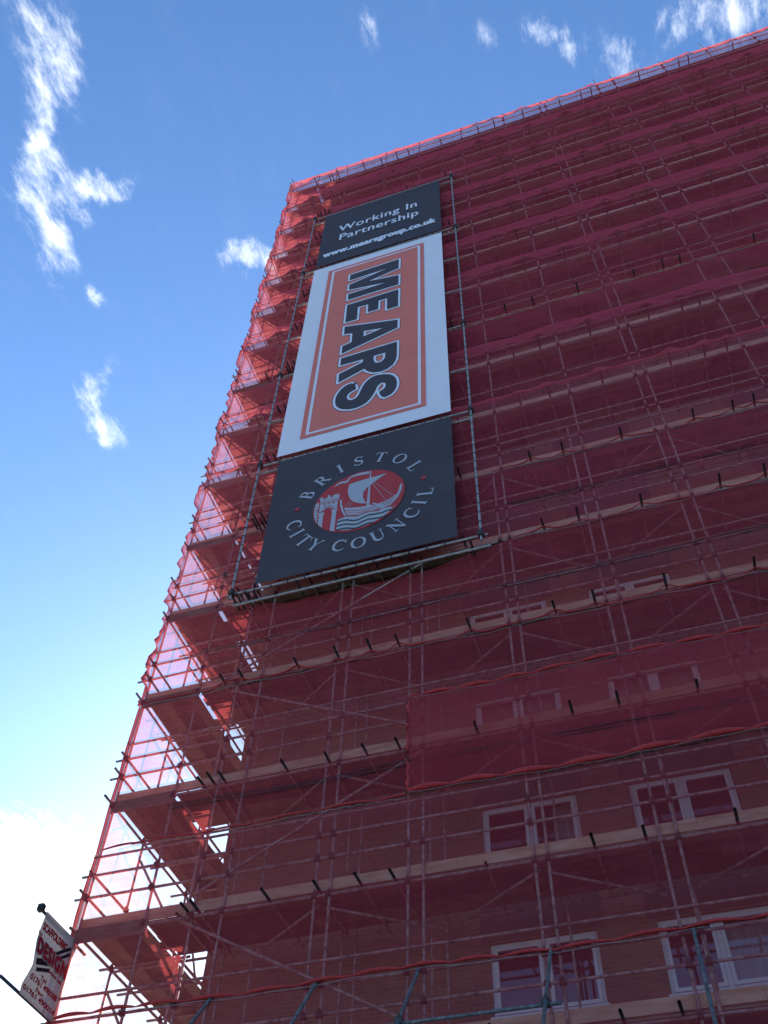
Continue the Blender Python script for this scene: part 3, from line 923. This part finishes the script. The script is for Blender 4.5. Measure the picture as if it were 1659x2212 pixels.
def offset_poly(p, d):
    """grow (d>0) an outline by d, mitred; orientation made ccw first"""
    if area(p) < 0: p = p[::-1]
    out = []; n_ = len(p)
    for i in range(n_):
        a = Vector(p[i - 1]); b = Vector(p[i]); c = Vector(p[(i + 1) % n_])
        e1 = (b - a).normalized(); e2 = (c - b).normalized()
        n1 = Vector((e1.y, -e1.x)); n2 = Vector((e2.y, -e2.x))
        m_ = n1 + n2
        if m_.length < 1e-4: m_ = n1
        m_.normalize(); k = d / max(.42, m_.dot(n1))
        out.append(tuple(b + m_ * k))
    return out
def chaikin(p, n_=2):
    for _ in range(n_):
        q = []
        for i in range(len(p)):
            a = p[i]; b = p[(i + 1) % len(p)]
            q += [(a[0] * .75 + b[0] * .25, a[1] * .75 + b[1] * .25), (a[0] * .25 + b[0] * .75, a[1] * .25 + b[1] * .75)]
        p = q
    return p
for ch, ps in GL.items():
    l0, l1, l2 = MB(), MB(), MB()
    for p in ps:
        if ch == 'S': p = chaikin(p, 1)
        stroke(l0, p, .092, on, .0045); stroke(l1, p, .074, on, .0085)
    add_flat(l2, curve_mesh(ps if ch != 'S' else [chaikin(ps[0], 1)]), on(.0125))
    a = l2.build('letter', M_navyprint, mid)
    l1.build('letter_outline', M_whiteprint, a); l0.build('letter_edge', M_navyprint, a)

bot = banner('banner', 2.52, 7.44, 7.98, 13.06, M_navy, 'navy banner with a round red ship emblem ringed by Bristol City Council')
CX, CZ, CR = 4.985, 10.30, 1.205
def disc(cx, cz, r, n_=64): return [(cx + r * cos(2 * pi * i / n_), cz + r * sin(2 * pi * i / n_)) for i in range(n_)]
z = MB(); add_flat(z, curve_mesh([disc(CX, CZ, CR)]), on(0)); disc_o = z.build('emblem_disc', M_redprint, bot)
for p in ((6.662, 10.553), (3.329, 10.566)):
    z = MB(); add_flat(z, curve_mesh([disc(*p, .07, 20)]), on(0)); z.build('red_dot', M_redprint, bot)
EM = {
'castle_top': [(3.935, 10.796), (4.023, 10.781), (4.025, 10.692), (4.095, 10.687), (4.097, 10.737), (4.144, 10.742), (4.137, 10.834), (4.212, 10.795), (4.222, 10.711), (4.288, 10.708), (4.292, 10.781), (4.459, 10.771), (4.457, 10.573), (4.451, 10.522), (3.948, 10.539)],
'tower': [(3.945, 10.511), (4.429, 10.496), (4.424, 10.179), (4.345, 10.175), (4.33, 10.259), (4.249, 10.348), (4.153, 10.377), (4.071, 10.345), (4.028, 10.225), (4.0, 10.189), (3.953, 10.189)],
'col1': [(3.927, 10.16), (4.093, 10.145), (4.094, 10.063), (4.076, 10.056), (4.077, 9.52), (3.959, 9.69), (3.954, 10.075), (3.933, 10.097)],
'col2': [(4.283, 10.165), (4.443, 10.15), (4.439, 10.073), (4.417, 10.067), (4.419, 9.25), (4.298, 9.33), (4.305, 10.082), (4.285, 10.104)],
'leftwall': [(3.835, 10.57), (3.913, 10.606), (3.925, 10.426), (3.905, 10.26), (3.915, 10.169), (3.918, 10.082), (3.93, 9.74), (3.885, 9.83), (3.828, 10.049), (3.805, 10.232), (3.808, 10.434)],
'arch': [(4.040, 10.218), (4.064, 10.300), (4.135, 10.345), (4.23, 10.325), (4.305, 10.250), (4.328, 10.196), (4.306, 10.186), (4.268, 10.246), (4.195, 10.295), (4.121, 10.285), (4.088, 10.236), (4.078, 10.189)],
'sternpost': [(4.484, 10.503), (4.537, 10.488), (4.549, 10.303), (4.602, 10.052), (4.693, 9.758), (4.641, 9.777), (4.559, 10.012), (4.5, 10.264)],
'hull': [(4.615, 10.109), (4.786, 10.044), (5.045, 9.98), (5.3, 9.951), (5.371, 9.947), (5.56, 9.709), (5.418, 9.685), (5.202, 9.708), (5.005, 9.671), (4.712, 9.769), (4.648, 9.985)],
'bow': [(5.508, 9.926), (5.678, 9.973), (5.855, 10.059), (5.961, 10.146), (5.946, 10.023), (5.773, 9.752), (5.648, 9.758)],
'oar': [(5.345, 10.02), (5.425, 9.994), (5.591, 9.861), (5.738, 9.723), (5.607, 9.692), (5.504, 9.796), (5.409, 9.932)],
'stem': [(6.073, 10.524), (6.124, 10.518), (6.104, 10.262), (6.018, 10.009), (5.826, 9.739), (5.782, 9.728), (5.911, 9.966), (6.014, 10.212)],
'mast': [(5.249, 11.440), (5.275, 11.430), (5.28, 11.17), (5.279, 10.716), (5.291, 9.955), (5.205, 9.965), (5.223, 10.502), (5.242, 11.186)],
'sail': [(4.709, 11.07), (4.991, 11.107), (5.291, 11.119), (5.702, 11.137), (5.52, 11.009), (5.357, 10.864), (5.195, 10.72), (5.109, 10.577), (5.094, 10.407), (5.143, 10.213), (5.219, 10.054), (5.038, 10.125), (4.866, 10.25), (4.755, 10.425), (4.684, 10.689), (4.679, 10.871)],
'pennant': [(5.222, 11.432), (5.221, 11.328), (5.054, 11.343), (4.9, 11.367), (4.767, 11.354), (4.703, 11.319), (4.673, 11.208), (4.608, 11.167), (4.491, 11.201), (4.397, 11.179), (4.289, 11.096), (4.337, 11.203), (4.427, 11.279), (4.562, 11.269), (4.622, 11.255), (4.662, 11.357), (4.763, 11.434), (4.914, 11.46), (5.068, 11.452)]}
waveshape = [(4.471, 9.68), (4.605, 9.713), (4.695, 9.729), (4.972, 9.629), (5.114, 9.658), (5.256, 9.686), (5.509, 9.631), (5.596, 9.68), (5.756, 9.702), (5.958, 9.625)]
arc = []
for t in range(-33, -112, -6):
    x = CX + 1.14 * cos(radians(t)); zz = CZ + 1.14 * sin(radians(t))
    if x > 4.47: arc.append((x, zz))
waveshape += arc + [(4.47, 9.29)]
PN = {'castle_top': 'castle_battlements', 'tower': 'castle_gatehouse', 'col1': 'castle_pillar', 'col2': 'castle_pillar', 'leftwall': 'castle_wall', 'arch': 'castle_arch', 'sternpost': 'ship_stern', 'hull': 'ship_hull', 'bow': 'ship_bow', 'oar': 'ship_oar', 'stem': 'ship_stem', 'mast': 'ship_mast', 'sail': 'ship_sail', 'pennant': 'ship_pennant'}
for k, p in EM.items():
    e = MB(); add_flat(e, curve_mesh([p]), on(.006 + (.003 if k in ('sail', 'hull', 'arch', 'oar') else 0))); e.build(PN[k], M_greyprint, bot)
e = MB(); add_flat(e, curve_mesh([waveshape]), on(.006)); e.build('sea', M_greyprint, bot)
e = MB()
for (a, b_) in [((5.374, 10.902), (5.881, 10.135)), ((5.33, 10.845), (5.694, 10.046)), ((4.75, 10.345), (4.596, 10.155)), ((4.791, 10.28), (4.662, 10.114)), ((4.831, 10.227), (4.747, 10.081))]:
    n_ = int(hypot(b_[0] - a[0], b_[1] - a[1]) / .05)
    for i in range(n_):
        p = (a[0] + (b_[0] - a[0]) * i / n_, a[1] + (b_[1] - a[1]) * i / n_); q = (a[0] + (b_[0] - a[0]) * (i + .7) / n_, a[1] + (b_[1] - a[1]) * (i + .7) / n_)
        add_flat(e, ([(p[0] - .009, p[1]), (q[0] - .009, q[1]), (q[0] + .009, q[1]), (p[0] + .009, p[1])], [(0, 1, 2, 3)]), on(.006))
e.build('ship_rigging', M_greyprint, bot, kind='stuff')
def ribbon(pts, w0, w1=None):
    w1 = w1 if w1 is not None else w0
    V = []; Fc = []
    n_ = len(pts)
    for i, p in enumerate(pts):
        a = Vector(pts[max(i - 1, 0)]); b = Vector(pts[min(i + 1, n_ - 1)]); d = (b - a).normalized(); nn = Vector((-d.y, d.x))
        w = w0 + (w1 - w0) * i / (n_ - 1) if not callable(w0) else w0(i / (n_ - 1))
        V += [tuple(Vector(p) + nn * w / 2), tuple(Vector(p) - nn * w / 2)]
    for i in range(n_ - 1): Fc.append((2 * i, 2 * i + 1, 2 * i + 3, 2 * i + 2))
    return V, Fc
e = MB()
for w in [[(4.472, 9.583), (4.594, 9.606), (4.722, 9.585), (4.889, 9.489), (5.015, 9.474), (5.138, 9.524), (5.279, 9.567), (5.458, 9.539), (5.636, 9.526), (5.759, 9.561), (5.90, 9.555)], [(4.472, 9.427), (4.605, 9.437), (4.713, 9.424), (4.897, 9.333), (5.023, 9.321), (5.145, 9.37), (5.286, 9.399), (5.447, 9.365), (5.606, 9.345), (5.74, 9.40)], [(4.472, 9.275), (4.615, 9.28), (4.724, 9.261), (4.907, 9.182), (5.031, 9.176), (5.153, 9.215), (5.293, 9.243), (5.42, 9.22)]]:
    e = MB(); add_flat(e, ribbon(w, .056), on(.011)); e.build('wave_line', M_slate, bot)
e = MB()
for w in [[(4.644, 9.974), (4.867, 9.899), (5.142, 9.829), (5.431, 9.815)], [(4.668, 9.871), (4.965, 9.765), (5.236, 9.736), (5.523, 9.728)], [(5.58, 9.87), (5.72, 9.93), (5.93, 10.05)], [(5.66, 9.80), (5.77, 9.85), (5.88, 9.94)]]:
    add_flat(e, ribbon(w, .022), on(.011))
for p in ((4.073, 10.446), (4.194, 10.448), (4.316, 10.447)): add_flat(e, curve_mesh([disc(p[0], p[1], .03, 14)]), on(.011))
for zz in (10.42, 10.30, 10.25, 10.12, 9.98, 9.85): add_flat(e, ribbon([(3.79, zz - .02), (3.94, zz + .01)], .013), on(.011))
add_flat(e, ribbon([(3.94, 10.60), (4.45, 10.585)], .012), on(.011))
e.build('emblem_lines', M_redprint, bot, kind='stuff')
# ring of serif capitals
def arcpts(cx, cy, rx, ry, a0, a1, n_=14): return [(cx + rx * cos(radians(a0 + (a1 - a0) * i / n_)), cy + ry * sin(radians(a0 + (a1 - a0) * i / n_))) for i in range(n_ + 1)]
def wv(th, tk, f): return lambda t: th + (tk - th) * f(t)
TH, TK, SE = .07, .19, .055
def stem(x, y0=0, y1=1, w=TK, s=True, sw=.36):
    r_ = [ribbon([(x, y0), (x, y1)], w)]
    if s: r_ += [ribbon([(x - sw / 2, y0 + SE / 2), (x + sw / 2, y0 + SE / 2)], SE), ribbon([(x - sw / 2, y1 - SE / 2), (x + sw / 2, y1 - SE / 2)], SE)]
    return r_
GLY = {
'I': stem(.2) ,
'L': stem(.22) + [ribbon([(.2, .035), (.72, .035)], TH), ribbon([(.70, 0), (.74, .26)], SE)],
'T': stem(.42, 0, .97, TK, False) + [ribbon([(.24, .03), (.60, .03)], SE), ribbon([(.02, .965), (.82, .965)], TH), ribbon([(.04, 1.0), (.02, .76)], SE), ribbon([(.80, 1.0), (.82, .76)], SE)],
'B': stem(.2, 0, 1, TK, True, .30) + [ribbon([(.2, .965)] + arcpts(.40, .755, .22, .21, 90, -90) + [(.2, .545)], lambda t: TH + (TK - TH) * sin(pi * t) ** 1.5), ribbon([(.2, .53)] + arcpts(.42, .28, .28, .25, 90, -90) + [(.2, .03)], lambda t: TH + (TK - TH) * sin(pi * t) ** 1.5)],
'R': stem(.2) + [ribbon([(.2, .965)] + arcpts(.42, .74, .24, .225, 90, -90) + [(.2, .515)], lambda t: TH + (TK - TH) * sin(pi * t) ** 1.5), ribbon([(.42, .52), (.86, .02)], .17), ribbon([(.70, .03), (1.0, .03)], SE)],
'S': [ribbon(arcpts(.36, .74, .25, .225, 20, 250, 16) + arcpts(.36, .27, .28, .235, 80, -160, 16), lambda t: TH + (TK - TH) * sin(pi * t) ** 2), ribbon([(.62, .98), (.61, .72)], SE), ribbon([(.07, .02), (.08, .30)], SE)],
'O': [ribbon(arcpts(.5, .5, .43, .46, 0, 360, 32), lambda t: TH + (TK - TH) * abs(cos(2 * pi * t)) ** 1.3)],
'C': [ribbon(arcpts(.5, .5, .43, .46, 38, 322, 26), lambda t: TH + (TK - TH) * sin(pi * t) ** 1.6), ribbon([(.82, .98), (.83, .70)], SE)],
'Y': [ribbon([(.10, .98), (.44, .48)], .16), ribbon([(.78, .98), (.46, .48)], TH), ribbon([(.45, 0), (.45, .52)], TK), ribbon([(.27, .03), (.63, .03)], SE), ribbon([(-.04, .97), (.26, .97)], SE), ribbon([(.64, .97), (.92, .97)], SE)],
'U': [ribbon([(.2, .97), (.2, .42)] + arcpts(.5, .34, .30, .31, 180, 360, 14) + [(.80, .97)], lambda t: TK - (TK - TH) * min(1, max(0, (t - .45) / .3))), ribbon([(.02, .97), (.38, .97)], SE), ribbon([(.64, .97), (.96, .97)], SE)],
'N': [ribbon([(.18, 0), (.18, 1)], TH), ribbon([(.10, 1.0), (.86, .0)], TK), ribbon([(.86, 0), (.86, 1)], TH), ribbon([(.02, .03), (.34, .03)], SE), ribbon([(-.02, .97), (.2, .97)], SE), ribbon([(.70, .97), (1.02, .97)], SE)],
}
GW = {'I': .4, 'L': .76, 'T': .84, 'B': .72, 'R': .95, 'S': .7, 'O': 1.0, 'C': .95, 'Y': .88, 'U': 1.0, 'N': 1.0}
for ch, (px, pz), up in [('B', (3.545, 11.061), 1), ('R', (3.922, 11.577), 1), ('I', (4.396, 11.906), 1), ('S', (4.897, 12.037), 1), ('T', (5.511, 11.954), 1), ('O', (6.04, 11.662), 1), ('L', (6.442, 11.162), 1),
                         ('C', (3.312, 9.91), -1), ('I', (3.427, 9.552), -1), ('T', (3.636, 9.193), -1), ('Y', (3.952, 8.918), -1), ('C', (4.592, 8.664), -1), ('O', (5.067, 8.601), -1), ('U', (5.545, 8.698), -1), ('N', (5.99, 8.906), -1), ('C', (6.363, 9.247), -1), ('I', (6.55, 9.58), -1), ('L', (6.701, 9.931), -1)]:
    d = Vector((px - CX, pz - CZ)).normalized() * up
    rt = Vector((d.y, -d.x)); S = .40
    ring = MB()
    for q_, (V, Fc) in enumerate(GLY[ch]):
        W = [tuple(Vector((px, pz)) + rt * (v[0] - GW[ch] / 2) * S * .92 + d * (v[1] - .5) * S) for v in V]
        add_flat(ring, (W, Fc), on(.0007 * q_))
    ring.build('letter', M_greyprint, bot)

# ------------------------------------------------------------------ the flag sign at the corner
def fx(y, zz):
    return .062 + .035 * sin((zz + .2) * 4.6 + y * 1.2) * (0.35 + .65 * min(1, -y / 1.0)) * sin(pi * min(1, max(0, (-.16 - zz) / 1.36)))
def edge(zz):
    pts = [(-.18, -1.07), (-.45, -1.085), (-.70, -1.125), (-.90, -1.10), (-1.07, -1.045), (-1.25, -1.07), (-1.42, -1.12), (-1.56, -1.11)]
    for (a, ya), (b, yb) in zip(pts, pts[1:]):
        if zz >= b: return ya + (yb - ya) * (a - zz) / (a - b)
    return -1.11
fl = MB()
def ffn(u, v):
    zz = -.145 + (-1.565 + .145) * v
    y0 = edge(zz); y1 = .02 - .09 * sin(pi * v) ** .8
    y = y0 + (y1 - y0) * u
    return (fx(y, zz), y, zz)
fl.grid(ffn, 26, 34)
flag = fl.build('company_flag', M_flag)
tag(flag, 'cream cloth flag with dark red scaffolding company lettering hung off the left corner', 'flag')
MB().tube((.02, -1.19, -.172), (.01, .35, -.172), .026, cap=True).build('pole', M_steel_dark, flag)
MB().tube((.02, -1.62, -1.535), (.01, .2, -1.535), .026, cap=True).build('pole', M_steel_dark, flag)
p = MB(); p.box(-.03, .07, -1.24, -1.15, -.21, -.09)
p.build('clamp', M_steel_dark, flag)
MB().tube((.02, -1.29, -.20), (.02, -1.14, -.05), .014, 6, cap=True).build('clamp_bolt', M_steel_dark, flag)
def onf(off): return lambda y, zz: (fx(y, zz) + .004 + off, y, zz)
def ftxt(s_, y0, y1, zb, cap, d, base=0.0, sp=1.0, mt=None, name='lettering'):
    w = MB(); bold(w, fit_text(s_, y0, y1, zb, cap, 0, sp), d, onf, base, 6)
    return w.build(name, mt or M_flagred, flag)
ftxt('DESIGN', -1.085, -.115, -.86, .26, .034, .012, 1.2, M_flag, 'letter_outline')
ftxt('SCAFFOLDING', -1.03, -.27, -.44, .125, .011, 0, 1.12)
ftxt('by', -1.11, -1.0, -.555, .055, .005)
ftxt('DESIGN', -1.08, -.12, -.85, .25, .021, .020, 1.2)
ftxt('Bristol Ltd.', -.61, -.15, -.975, .065, .005)
ftxt('Tel:', -.75, -.555, -1.16, .07, .005)
ftxt('01761 490508', -.985, -.17, -1.26, .09, .007)
ftxt('Fax:', -.745, -.51, -1.365, .07, .005)
ftxt('01761 490014', -1.07, -.115, -1.465, .08, .007)
for (a, b_, wd) in (((-1.0, -.99), (-.62, -.83), .10), ((-.93, -1.09), (-.60, -.95), .06), ((-.50, -.60), (-.15, -.33), .055), ((-.42, -.66), (-.13, -.42), .055)):
    w = MB(); n_ = 6
    add_flat(w, ribbon([(a[0] + (b_[0] - a[0]) * i / n_, a[1] + (b_[1] - a[1]) * i / n_) for i in range(n_ + 1)], wd), onf(.004))
    w.build('tube_drawing', M_flagblack, flag)

for o in bpy.data.objects:
    if '_org' in o: del o['_org']
